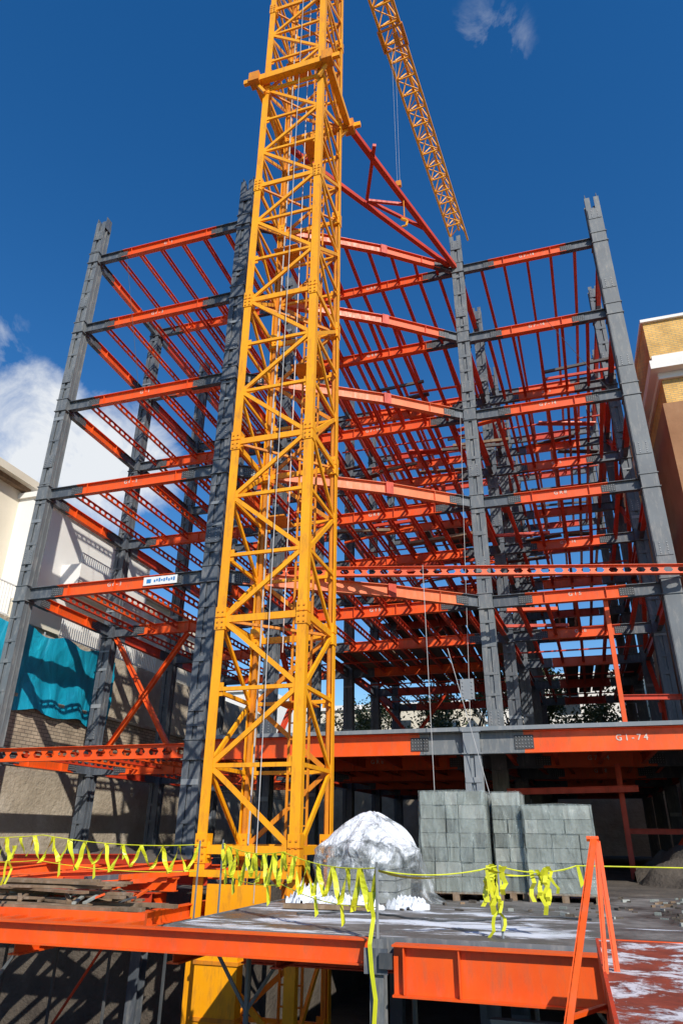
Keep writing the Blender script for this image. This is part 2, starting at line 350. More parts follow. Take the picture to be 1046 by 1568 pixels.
# ------------------------------------------------------------------ tower crane
CR=empty('tower_crane')
X0,X1,Y0,Y1=-5.87,-4.24,11.4,13.0
ma=B('mast',CR)
ZB,ZT=-4.2,37.7
P=[(X0,Y0),(X1,Y0),(X1,Y1),(X0,Y1)]
cx,cy=(X0+X1)/2,(Y0+Y1)/2
for (x,y) in P:
    sx=1 if x<cx else -1; sy=1 if y<cy else -1
    q=.088
    ma.box(x-q,x+q,y-q if sy>0 else y+q-.022,y-q+.022 if sy>0 else y+q,ZB,ZT,YEL)
    ma.box(x-q if sx>0 else x+q-.022,x-q+.022 if sx>0 else x+q,y-q+.023,y+q-.023,ZB,ZT,YEL)
    ma.box(x-.035,x+.035,y-.035,y+.035,ZB,ZT,YELD)
pan=1.3
z=-.26-3*pan; i=0
while z<ZT-.1:
    z1=min(z+pan,ZT)
    thick=.13 if i%3==0 else .07
    for f in range(4):
        a=P[f];b=P[(f+1)%4]
        d=V((b[0]-a[0],b[1]-a[1],0)).normalized()
        off=V((d.y,-d.x,0))*.045
        A=V((*a,0))+d*.08+off; Bv=V((*b,0))-d*.08+off
        ma.bar(A+V((0,0,z)),Bv+V((0,0,z)),.055,thick,YEL)
        if (i+f)%2==0: p,q=A+V((0,0,z+.05)),Bv+V((0,0,z1-.05))
        else: p,q=Bv+V((0,0,z+.05)),A+V((0,0,z1-.05))
        ma.bar(p,q,.05,.085,YEL if f!=2 else YELD)
        for e in (A,Bv):
            ma.bar(e+V((0,0,z-.12))-off*.1,e+V((0,0,z+.12))-off*.1,.02,.14,YEL,up=tuple(d))
    if i%3==0: ma.bar((X0,Y0,z),(X1,Y1,z),.05,.05,YELD)
    if i%3==0:
        for (x,y) in P:
            ma.box(x-.105,x+.105,y-.105,y+.105,z-.2,z+.02,YEL)
            ma.box(x-.105,x+.105,y-.105,y+.105,z+.04,z+.24,YEL)
            for k in range(4):
                for xx in (-.05,.05): ma.box(x+xx-.016,x+xx+.016,y-.122,y-.105,z-.17+.1*k,z-.145+.1*k,YELD)
    z+=pan;i+=1
lx,ly=-4.75,12.75
for dx in (-.2,.2): ma.box(lx+dx-.02,lx+dx+.02,ly-.02,ly+.02,-4,ZT,YELD)
z=-3.8
while z<ZT: ma.box(lx-.18,lx+.18,ly-.012,ly+.012,z,z+.025,YELD); z+=.3
z=2.2;side=0
while z<ZT:
    ma.box(X0+.15 if side else cx,cx if side else X1-.15,cy,Y1-.15,z,z+.03,YELD); z+=3.9; side=1-side
c0=19.5
for a,b in (((X0-.3,Y0-.24),(X1+.3,Y0-.24)),((X1+.24,Y0-.35),(X1+.24,Y1+.35)),((X1+.3,Y1+.24),(X0-.3,Y1+.24)),((X0-.24,Y1+.35),(X0-.24,Y0-.35))):
    ma.bar((*a,c0),(*b,c0),.18,.22,YEL)
for sx,x in ((-1,X0-.27),(1,X1+.27)):
    for sy,y in ((-1,Y0-.27),(1,Y1+.27)):
        ma.box(x-.15,x+.15,y-.15,y+.15,c0-.18,c0+.18,YELD)
        ma.bar((x+sx*.1,y,c0),(x+sx*.35,y,c0),.1,.16,YEL)
        ma.bar((x-sx*.27,y-sy*.1,c0-.5),(x-sx*.05,y-sy*.05,c0-.15),.08,.08,YEL)
ma.box(X0+.2,X1-.35,Y0-.15,Y0-.1,-1.35,-.75,YEL)
ma.box(X0+.2,X0+.9,Y0-.35,Y0-.14,-4.2,-1.5,YEL)
for zz in (-1.8,-2.5,-3.2): ma.box(X0+.18,X0+.92,Y0-.37,Y0-.13,zz,zz+.05,YELD)
ma.box(X0-.4,X1+.4,Y0-.4,Y1+.4,-4.2,-3.8,YELD)
ma.bar((X0-.1,Y0-.17,-.6),(X1+.1,Y0-.17,-.6),.1,.1,YEL)
ma.done()
cb=B('cable',CR); cb.pipe((-4.85,11.25,-1),(-4.85,11.25,25),.009,ROPE,5); cb.pipe((-4.7,11.6,3),(-4.75,11.6,30),.012,WHITEP,5)
for k in range(12): cb.pipe((-5.3+.02*math.sin(k),11.9,-1+2*k),(-5.3+.02*math.sin(k+1),11.9,1+2*k),.018,ROPE,5)
cb.done()
jb=B('jib',CR)
jb.box(cx-1.1,cx+1.1,cy-1.1,cy+1.1,37.7,38.3,YEL)
jb.box(cx+1.15,cx+2.3,cy-.8,cy+.9,37.2,39.2,WHITES)
jb.box(cx+1.2,cx+2.25,cy-.82,cy-.803,38.0,39.0,GLASS)
O=V((cx,cy,0)); ja=math.radians(5.5); jd=V((math.sin(ja),math.cos(ja),0)); jr=V((jd.y,-jd.x,0))
zl,zu=38.2,39.4; L=24.6; hw=.55
def jp(s,t,z): return O+jd*s+jr*t+V((0,0,z))
for t in (-hw,hw): jb.bar(jp(.8,t,zl),jp(L,t,zl),.12,.12,YEL)
jb.bar(jp(.8,0,zu),jp(L,0,zu),.13,.13,YEL)
s=.9;i=0
while s<L-1:
    for t in (-hw,hw):
        jb.bar(jp(s,t,zl),jp(s+.5,0,zu),.06,.06,YEL); jb.bar(jp(s+.5,0,zu),jp(s+1.0,t,zl),.06,.06,YEL)
    jb.bar(jp(s,-hw,zl),jp(s,hw,zl),.07,.07,YEL)
    jb.bar(jp(s,-hw if i%2 else hw,zl),jp(s+1.0,hw if i%2 else -hw,zl),.05,.05,YEL)
    s+=1.0;i+=1
for t in (-.65,.65): jb.bar(jp(9.0,t,zl-.12),jp(10.2,t,zl-.12),.08,.12,YELD)
for s in (9.05,10.15): jb.bar(jp(s,-.65,zl-.14),jp(s,.65,zl-.14),.08,.12,YELD)
jb.bar(jp(9.3,.2,zl-.3),jp(9.9,.2,zl-.3),.25,.2,YELD)
for t in (-.1,.1): jb.pipe(jp(9.6,t,zl-.3),jp(9.6,t*.6,27.2),.006,ROPE,5)
hp=jp(9.6,0,27.0); jb.box(hp.x-.12,hp.x+.12,hp.y-.08,hp.y+.08,26.9,27.22,YELD)
for t in (-.5,.5):
    jb.bar(jp(.5,t,38.2),jp(0,0,44),.14,.14,YEL); jb.bar(jp(-.8,t,38.2),jp(0,0,44),.14,.14,YEL)
    jb.bar(jp(-.8,t,38.4),jp(-11,t,38.4),.14,.2,YEL); jb.pipe(jp(0,0,44),jp(-10.5,t,38.5),.04,YELD)
jb.pipe(jp(0,0,44),jp(15,0,39.5),.04,YELD); jb.pipe(jp(0,0,44),jp(8,0,39.5),.04,YELD)
for k in range(4): jb.box(cx-1.4,cx+.8-.3,cy-10.9+k*.65,cy-10.4+k*.65,36.4,38.9,BLOCKM)
jb.done()
hk=B('lifting_hook',CR); hk.pipe((-2.95,16.3,19.5),(-2.95,16.3,18.6),.02,YELD); hk.pipe((-3.05,16.3,18.6),(-2.85,16.3,18.45),.05,YEL); hk.pipe((-2.85,16.3,18.45),(-2.9,16.3,18.25),.04,YEL); hk.pipe((-2.9,16.3,18.25),(-3.05,16.3,18.25),.035,YEL); hk.done()
# ------------------------------------------------------------------ ground
g=B('ground'); g.box(-600,600,5.2,900,-4.6,-4.2,DIRT); g.done()
g=B('street_pavement'); g.box(-600,600,-600,5.2,-4.6,-1.7,PAVE); g.done()
g=B('dirt_terrace'); g.box(-16.2,-6.6,13.6,45,-4.2,-1.0,DIRT)
g.done()
d=B('concrete_deck')
d.box(-4.2,4.9,7.42,13.6,-1.02,-.9,DECK); d.box(-4.2,4.9,13.6,40,-1.02,-.9,DIRT)
d.box(-4.215,4.9,7.4,7.418,-1.04,-.888,GRAYM); d.box(-4.218,-4.202,7.4,13.4,-1.04,-.888,GRAYM)
d.done()
f=B('deck_edge_beams')
f.ibeam((-9.5,7.3,-1.0),(-1.96,7.3,-1.0),.21,.16,ORANGE,.014)
f.ibeam((-1.7,7.25,-1.12),(.25,7.25,-1.12),.4,.18,ORANGE)
for x in (-1.6,-1.1,.1): f.box(x,x+.012,7.17,7.24,-1.3,-.94,ORANGE)
f.ibeam((-4.1,7.5,-1.14),(-4.1,13.4,-1.14),.2,.14,ORANGE)
for x in (-3,-1,1,3): f.ibeam((x,7.6,-1.14),(x,13.4,-1.14),.2,.12,RED)
for y in (9.3,11.3): f.ibeam((-4.1,y,-1.36),(4.8,y,-1.36),.22,.14,RED)
f.done()
f=B('steel_post'); f.ibeam((-1.84,7.22,-4.2),(-1.84,7.22,-.88),.14,.13,GRAYM,up=(0,1,0)); f.box(-1.95,-1.73,7.12,7.14,-1.15,-.95,GRAY)
f.pipe((-1.84,7.2,-.9),(-1.84,7.2,-.3),.015,GRAYL); f.box(-1.8,-1.68,7.08,7.11,-1.1,-.98,DARK); f.done()
f=B('deck_props')
for x,y in ((-3.9,9),(-2.2,10.5),(.2,9.2),(2,11),(-.8,12.5),(-6.9,8)):
    f.pipe((x,y,-4.2),(x,y,-1.24),.035,GRAYM); f.pipe((x,y,-1.9),(x-.45,y,-1.3),.022,GRAYM); f.pipe((x,y,-1.9),(x+.45,y,-1.3),.022,GRAYM)
f.cast((-.9,7.6,-1.7),(.4,7.6,-1.7),.4,.1,GRAYL,.4)
for x in (-3.0,-6.6,-7.8): f.ibeam((x,13,-4.2),(x,13,-1.2),.25,.2,GRAY,up=(0,1,0))
for k in range(4): f.pipe((-8.4+k*.9,10.2,-4.2),(-8.4+k*.9,10.2,-1.2),.025,DARK)
f.pipe((-8.6,10.2,-2.6),(-4.6,10.2,-2.6),.02,RED); f.pipe((-8.4,10.25,-3.9),(-6.6,10.25,-1.3),.02,RED)
f.done()
f=B('steel_beam_stack')
rb=random.Random(3)
for i,(y,z) in enumerate(((9.9,-.95),(10.4,-.93),(10.9,-.96),(11.6,-.8),(12.3,-.75))):
    f.ibeam((-12+rb.random(),y,z),(-6.1-rb.random()*.3,y+rb.uniform(-.3,.3),z),.2,.14,ORANGE if i%2 else RED)
f.ibeam((-9.6,9.6,-.76),(-6.2,10.9,-.62),.2,.14,ORANGE); f.ibeam((-8.4,9.4,-.74),(-6.2,12.4,-.5),.18,.12,ORANGE)
f.ibeam((-11.5,12.9,-.7),(-6.2,12.9,-.66),.24,.16,ORANGE)
f.ibeam((-10.5,12.4,-.5),(-7.0,11.2,-.42),.16,.1,RED); f.ibeam((-9.9,11.1,-.72),(-8.6,13.2,-.5),.16,.1,ORANGE)
for x in (-6.0,-7.6,-9.4): f.ibeam((x,7.4,-1.14),(x,13.4,-1.14),.2,.14,ORANGE)
for k in range(26): f.box(-9.4+k*.17,-9.4+k*.17+.11,7.6,8.45,-1.02,-.99+.02*(k%2),ORANGE)
f.box(-9.4,-5.05,8.45,8.5,-1.04,-.9,ORANGE)
for k in range(7): f.bar((-9.5+k*.5,9.9+.3*rb.random(),-.8+.03*k),(-8.6+k*.5,11.6+rb.random(),-.76+.03*k),.07,.07,[ORANGE,RED,GRAY][k%3])
f.done()
f=B('timber_planks')
for k in range(9):
    y=8.56+k*.13; x0=-9.6+rb.random()*.6; x1=-5.2-rb.random()*.5; zz=-.93+.035*rb.random()
    f.bar((x0,y,zz),(x1,y+rb.uniform(-.05,.05),zz+rb.uniform(-.02,.02)),.11,.045,WOOD)
for k in range(16):
    f.bar((-8.8+rb.random(),8.6+rb.random()*.9,-.87+.017*k),(-6.6+rb.random(),8.6+rb.random()*.9,-.87+.017*k),.12,.03,WOOD)
for k in range(40):
    x=rb.uniform(-9,-5.6); y=rb.uniform(8.6,9.5); a_=rb.uniform(0,3.1); l=rb.uniform(.15,.5)
    f.bar((x,y,-.84),(x+l*math.cos(a_),y+l*math.sin(a_),-.8+.08*rb.random()),.05,.025,rb.choice([WOOD,WOOD,BLOCK2,ORANGE,DARK]))
f.done()
f=B('rubble_debris')
for k in range(420):
    x=rb.uniform(-4,4.6);y=rb.uniform(9.8,13.4); s=rb.uniform(.012,.04)
    if k>150: x=rb.uniform(1.0,4.6)
    if k>330: y=rb.uniform(8,10)
    f.bar((x,y,-.9+s/2),(x+rb.uniform(.02,.12),y+rb.uniform(-.08,.08),-.9+s/2),s,s,rb.choice([BLOCKM,DIRT,WOOD,BLOCK2,DIRT]))
f.done()
f=B('hose'); prev=None
for k in range(60):
    t=k/59; p=V((-3.3+3.4*t,9.0+.35*math.sin(t*9)+.5*t,-.885+.004*math.sin(k)))
    if prev is not None: f.pipe(prev,p,.012,DARK,6)
    prev=p
f.done()
def mound(name,cx_,cy_,rx,ry,h,z0,m,seed=0,n=40,rough=.12):
    b_=B(name); vs=[];fs=[]
    for j in range(n+1):
        for i in range(n+1):
            u=-1+2*i/n;v=-1+2*j/n; rr=math.sqrt(u*u+v*v)+.25*NN.noise(V((u*2+seed*3,v*2,1)))
            e=max(0,1-rr**2); e=e**.8
            hz=h*e*(1+.35*NN.noise(V((u*4+seed,v*4,0))))+ (rough*h*NN.noise(V((u*9,v*9,seed))) if e>0 else -.03)
            vs.append((cx_+u*rx,cy_+v*ry,z0+hz))
    for j in range(n):
        for i in range(n): a=j*(n+1)+i; fs.append((a,a+1,a+n+2,a+n+1))
    b_.poly(vs,fs,m); return b_.done(True)
mound('soil_mound',3.4,17.5,2.2,2.2,.9,-.9,DIRT,3)
mound('soil_mound',-9.5,16,2.6,1.6,.6,-1.0,DIRT,5)
f=B('rusty_steel_plate'); f.box(.1,3.2,2.9,6.7,-.77,-.75,RUST); f.box(.08,.1,2.9,6.7,-.95,-.74,RED); f.box(.08,3.2,6.7,6.73,-.95,-.745,ORANGE)
for x in (.3,2.9):
    for y in (3.1,6.4): f.bar((x,y,-1.7 if y<5 else -4.2),(x,y,-.77),.1,.1,RED)
f.done()
f=B('steel_a_frame')
ap=V((.12,5.5,-.04))
def flat(a,b,w): 
    f.bar(a,b,w,.012,ORANGE,up=(1,0,0)); f.bar(a,b,.012,w*.7,ORANGE,up=(1,0,0),ro=w/2-.006,uo=w*.35)
flat(ap,V((-.4,3.55,-1.7)),.055); flat(ap+V((.02,0,0)),V((.02,4.7,-1.7)),.035); flat(ap+V((.03,.02,0)),V((.16,4.9,-1.7)),.04)
f.bar(V(ap)*.5+V((-.4,3.55,-1.7))*.5,(.08,5.1,-.9),.03,.02,ORANGE); f.pipe(ap+V((-.03,0,.02)),ap+V((.05,0,.02)),.02,ORANGE)
f.done()
# ------------------------------------------------------------------ block pallets
def pallet(x0,y0,nx,ny,nl,seed,film=True,bw=.245):
    r_=random.Random(seed); e=empty('concrete_block_pallet'); b_=B('blocks',e); p_=B('pallet_boards',e)
    bd,bh=.2,.2
    z0=-.9
    W=nx*bw; D=ny*bd*1.0
    for k in range(5): p_.box(x0-.04,x0+W+.04,y0+k*(D-.1)/4,y0+k*(D-.1)/4+.1,z0+.09,z0+.12,WOOD)
    for k in range(3): p_.box(x0-.02+k*(W-.06)/2,x0+.08+k*(W-.06)/2,y0,y0+D,z0,z0+.09,WOOD)
    ms=[BLOCKM,BLOCKM,BLOCKM,BLOCK2,BLOCK3]
    for l in range(nl):
        xs=[]; x=0
        while x<W-.01:
            w_=bw if r_.random()<.6 else bw*2 if x+bw*2<=W+.001 else bw
            w_=min(w_,W-x); xs.append((x,x+w_)); x+=w_
        for (xa,xb) in xs:
            for j in range(ny):
                if xa>.01 and xb<W-.01 and 0<j<ny-1 and l<nl-1: continue
                if l==nl-1 and r_.random()<.06: continue
                jx=r_.uniform(-.009,.009);jy=r_.uniform(-.018,.018)
                b_.box(x0+xa+.007+jx,x0+xb-.007+jx,y0+j*bd+.005+jy,y0+(j+1)*bd-.005+jy,z0+.123+l*bh,z0+.115+(l+1)*bh,r_.choice(ms))
    p_.done(); b_.done()
    if film:
        f_=B('stretch_film',e); n=26; vs=[];fs=[]
        H=nl*bh+.03
        ring=[]
        for s in range(4*n):
            q,t=divmod(s,n); t/=n
            c=[(x0,y0),(x0+W,y0),(x0+W,y0+D),(x0,y0+D)]; a=c[q];b2=c[(q+1)%4]
            ring.append((a[0]+(b2[0]-a[0])*t,a[1]+(b2[1]-a[1])*t))
        mx,my=x0+W/2,y0+D/2
        for lv in range(9):
            for s,(x,y) in enumerate(ring):
                k=1.04+.02*math.sin(s*.9+lv*.7)+.02*r_.random()
                vs.append((mx+(x-mx)*k,my+(y-my)*k,z0+.1+H*lv/8))
        m4=4*n
        for lv in range(8):
            for s in range(m4): fs.append((lv*m4+s,lv*m4+(s+1)%m4,(lv+1)*m4+(s+1)%m4,(lv+1)*m4+s))
        vs.append((mx,my,z0+.14+H)); c_=len(vs)-1
        for s in range(m4): fs.append((8*m4+s,8*m4+(s+1)%m4,c_))
        f_.poly(vs,fs,FILM); f_.done(True)
pallet(-2.27,11.7,5,5,7,1,True,.2)
pallet(-2.15,12.95,6,5,7,11,False,.2)
pallet(-1.18,12.1,2,6,7,5,True,.22)
pallet(-.7,11.95,5,5,6,2,True,.2)
def pile():
    e=empty('plastic_covered_pile'); b_=B('plastic_sheet',e); n=180; m=48; vs=[];fs=[]
    cx_,cy_=-2.88,10.9
    for j in range(m+1):
        t=j/m
        for i in range(n):
            a=2*math.pi*i/n
            if t<.5: q=t/.5; r=.86-.08*q; z=.68*q
            else: q=(t-.5)/.5; r=.78*(1-q)**.8+.005; z=.68+.52*q**.95
            sq=1/max(abs(math.cos(a+.3)),abs(math.sin(a+.3)))**.6*.88
            pl=abs(math.sin(a*5+.8*math.sin(a*2)+math.sin(t*4)*.5))
            fold=-.07*(1-pl)**2*(.4+t)+.03*math.sin(a*15+t*4)*(1-t)+.12*NN.noise(V((math.cos(a)*2.5,math.sin(a)*2.5,t*3)))+.05*NN.noise(V((math.cos(a)*6,math.sin(a)*6,t*6)))
            r=r*(sq*(1-t)+1*t)*(1+fold)+ (.18*(1-t/.1)*(1+.6*math.sin(a*7)) if t<.1 else 0)
            vs.append((cx_+r*math.cos(a),cy_+r*math.sin(a),-.89+z+.06*NN.noise(V((math.cos(a)*3,math.sin(a)*3,t*6)))*(.02<t<.97)))
    for j in range(m):
        for i in range(n): fs.append((j*n+i,j*n+(i+1)%n,(j+1)*n+(i+1)%n,(j+1)*n+i))
    b_.poly(vs,fs,PLASTIC); b_.done(True)
    k_=B('cement_bags',e)
    for l in range(4):
        for i in range(2):
            for j in range(3): k_.box(cx_-.5+i*.51,cx_-.02+i*.51,cy_-.5+j*.34,cy_-.18+j*.34,-.86+l*.14,-.735+l*.14,BLOCK2)
    k_.box(cx_-.6,cx_+.6,cy_-.6,cy_+.6,-.895,-.87,WOOD); k_.done()
pile()
mound('snow_heap',-2.95,10.0,.5,.22,.13,-.9,SNOW,1,34,.8); mound('snow_heap',-3.6,10.4,.36,.26,.2,-.9,SNOW,2,30,.8); mound('snow_heap',-2.2,10.25,.3,.2,.12,-.9,SNOW,4,30,.8)
f=B('wooden_board'); f.bar((-3.7,9.6,-.86),(-2.6,9.7,-.86),.14,.05,WOOD); f.bar((-3.5,9.85,-.87),(-2.7,9.8,-.87),.1,.05,WOOD); f.done()
# ------------------------------------------------------------------ caution tape
def tape(name,pts,amp,n,posts=True):
    e=B(name); r_=random.Random(len(pts)+n)
    P_=[V(p) for p in pts]; segs=len(P_)-1
    def at(t):
        k=min(int(t*segs),segs-1); u=t*segs-k; p=P_[k].lerp(P_[k+1],u); p.z-=.06*4*u*(1-u); return p
    prev=at(0)
    for i in range(1,25):
        q=at(i/24); e.pipe(prev,q,.006,TAPE,5)
        if posts: e.pipe(prev-V((0,0,amp)),q-V((0,0,amp)),.005,TAPE,5)
        prev=q
    prev=at(0)
    for i in range(1,n+1):
        q=at(min(1,(i+r_.uniform(-.25,.25))/n)); 
        if i%2: q=q-V((0,0,amp*r_.uniform(.8,1.2)))
        N=8; d=q-prev; tw=r_.uniform(-2.6,2.6); ph=r_.uniform(-.8,.8); w_=r_.uniform(.024,.038)
        vs=[]
        for k in range(N+1):
            c=prev+d*(k/N)+V((0,.012*math.sin(k*1.3+i),-.025*math.sin(math.pi*k/N)))
            an=ph+tw*k/N
            s_=V((math.cos(an),math.sin(an),.25*math.cos(an)))*w_
            vs+=[c-s_,c+s_]
        e.poly(vs,[(2*k,2*k+1,2*k+3,2*k+2) for k in range(N)],TAPE)
        prev=q
        if r_.random()<.2: e.poly([q,q+V((.03,0,0)),q+V((.06,0,-.16)),q+V((.02,0,-.2))],[(0,1,2,3)],TAPE)
    if posts:
        for p in (P_[0],P_[-1]): e.pipe(p+V((0,0,.05)),V((p.x,p.y,-1.2)),.014,GRAYM)
    e.done()
tape('caution_tape',[(-9.6,9.4,-.02),(-7.4,9.3,-.06),(-5.0,9.6,-.16)],.33,34)
tape('caution_tape',[(-4.5,9.3,-.14),(-3.2,8.2,-.2),(-1.84,7.2,-.3)],.33,28)
tape('caution_tape',[(-1.84,7.2,-.32),(-.75,7.8,-.28),(.0,8.2,-.28)],.03,4,False)
def hang(x,y,z,L,n,seed):
    e=B('hanging_caution_tape'); r_=random.Random(seed)
    for i in range(n):
        p=V((x+r_.uniform(-.08,.08),y,z+r_.uniform(-.02,.02))); w=r_.uniform(.015,.028); l=L*r_.uniform(.6,1.05); vs=[]; dx=r_.uniform(-.12,.12)
        for k in range(6):
            t=k/5; c=p+V((dx*t+.02*math.sin(k*2+i),.02*math.sin(k*1.7+i*2),-l*t)); vs+=[c-V((w,.01*(-1)**k,0)),c+V((w,-.01*(-1)**k,0))]
        e.poly(vs,[(2*k,2*k+1,2*k+3,2*k+2) for k in range(5)],TAPE)
    e.done()
hang(-.75,7.8,-.28,.42,8,1); hang(-.75,7.78,-.6,.3,2,9); hang(-.35,8,-.3,.38,7,2); hang(-1.84,7.1,-.5,1.2,1,3); hang(-6.6,7.1,-1.1,.6,2,4); hang(-6.9,8.2,-.2,.5,2,8)
f=B('tape_cord'); f.pipe((0,8.2,-.28),(4.5,8.8,-.3),.006,TAPE,5); f.pipe((4.5,8.8,-.9),(4.5,8.8,-.25),.018,GRAYL); f.pipe((-.75,7.8,-.9),(-.75,7.8,-.24),.012,GRAYL); f.done()
# ------------------------------------------------------------------ left neighbours
w=B('retaining_wall')
w.box(-16.35,-16.0,4.5,45,1.7,3.75,BRICKG); w.box(-16.4,-15.95,4.5,45,-1.0,1.7,TANW); w.box(-16.4,-15.94,4.5,45,-4.2,-1.0,DIRT); w.box(-16.42,-15.93,4.5,45,3.75,3.85,TANW)  # bottom strip uses the dark dirt material: pit shade put into the wall colour
w.done()
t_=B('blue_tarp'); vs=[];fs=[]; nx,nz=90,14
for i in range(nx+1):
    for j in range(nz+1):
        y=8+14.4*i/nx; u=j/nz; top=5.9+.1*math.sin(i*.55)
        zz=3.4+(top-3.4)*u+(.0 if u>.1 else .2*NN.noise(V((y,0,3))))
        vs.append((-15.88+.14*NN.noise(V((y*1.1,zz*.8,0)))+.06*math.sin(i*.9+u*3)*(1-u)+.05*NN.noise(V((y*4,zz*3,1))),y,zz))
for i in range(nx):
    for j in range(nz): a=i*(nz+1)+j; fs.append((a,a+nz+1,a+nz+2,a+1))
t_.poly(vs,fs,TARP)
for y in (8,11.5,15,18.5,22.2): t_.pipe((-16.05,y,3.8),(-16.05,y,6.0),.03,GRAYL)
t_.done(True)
def railing(b_,x,y0,y1,z0,z1,m,axis='y'):
    y=y0
    while y<=y1:
        if axis=='y': b_.box(x-.012,x+.012,y-.012,y+.012,z0,z1,m)
        else: b_.box(y-.012,y+.012,x-.012,x+.012,z0,z1,m)
        y+=.13
    for zz in (z0+.06,z1):
        if axis=='y': b_.box(x-.02,x+.02,y0,y1,zz-.02,zz+.02,m)
        else: b_.box(y0,y1,x-.02,x+.02,zz-.02,zz+.02,m)
H=empty('white_house')
b_=B('walls',H)
b_.box(-30,-17.0,5,40,-4.2,6.4,TANW)
b_.box(-17.25,-16.9,17.9,20.2,6.4,7.1,CREAM)
b_.box(-27,-18.0,18.9,27,6.4,11.5,PLAST)
b_.box(-27.1,-17.9,18.8,27.1,11.5,11.72,PLAST)
b_.box(-28,-18.8,12,18.9,6.4,12.0,CREAM)
b_.box(-28.5,-18.3,11.6,19.3,12.0,12.3,CREAM); b_.box(-28.2,-18.55,11.8,19.1,11.82,12.0,WOOD)
b_.box(-18.0,-17.15,21.0,25.6,8.6,8.8,PLAST)
b_.box(-17.25,-17.13,21.0,25.6,8.8,9.5,PLAST); b_.box(-18,-17.25,21.0,21.12,8.8,9.5,PLAST); b_.box(-18,-17.25,25.48,25.6,8.8,9.5,PLAST)
b_.box(-26,-18.4,27.2,34,6.4,10.2,CREAM); b_.box(-26.2,-18.2,27.0,34.2,10.2,10.4,PLAST)
b_.done()
b_=B('windows',H)
for y in (13.2,16.2): 
    b_.box(-18.83,-18.79,y,y+1.3,8.7,10.2,GLASS); b_.box(-18.86,-18.77,y-.08,y,8.6,10.3,WOOD); b_.box(-18.86,-18.77,y+1.3,y+1.38,8.6,10.3,WOOD); b_.box(-18.86,-18.77,y,y+1.3,10.2,10.3,WOOD); b_.box(-18.86,-18.7,y-.08,y+1.38,8.5,8.6,PLAST); b_.box(-18.85,-18.78,y+.62,y+.68,8.7,10.2,WOOD)
for y in (24.2,): b_.box(-18.03,-17.99,y,y+1.1,8.9,10.4,GLASS); b_.box(-18.05,-17.98,y-.07,y,8.9,10.5,WHITES)
b_.done()
b_=B('railings',H); railing(b_,-17.05,9,17.8,6.4,7.5,WHITES); railing(b_,-17.05,20.3,27,6.4,7.5,WHITES); railing(b_,-17.18,21,25.6,9.5,9.95,WHITES); b_.done()
# ------------------------------------------------------------------ right neighbour
H=empty('brick_house')
b_=B('walls',H)
b_.box(4.75,16,22.2,36,-4.2,13.6,BROWN)  # lower facade, its shade painted in as brown
b_.box(4.95,16,22.5,36,13.6,15.0,BRICKY)
b_.box(4.6,16.1,22.05,36.2,15.0,15.35,PLAST); b_.box(4.72,16,22.15,36.1,15.35,15.6,PLAST); b_.box(4.85,16,22.4,36,14.75,14.999,PLAST)
b_.box(4.7,16,22.3,36,15.6,17.2,BRICKY); b_.box(4.62,16.05,22.2,36.05,17.2,17.32,PLAST)
b_.done()
b_=B('windows',H)
for zz in (1,4.5,8,11):
    for x in (7.5,10.5,13): b_.box(x,x+1.4,22.16,22.199,zz,zz+1.6,GLASS); b_.box(x-.1,x+1.5,22.1,22.197,zz-.12,zz,PLAST); b_.box(x-.1,x+1.5,22.12,22.197,zz+1.6,zz+1.7,PLAST)
b_.done()
w=B('boundary_wall'); w.box(4.95,5.2,14,22,-4.2,1.0,TANW); w.done()
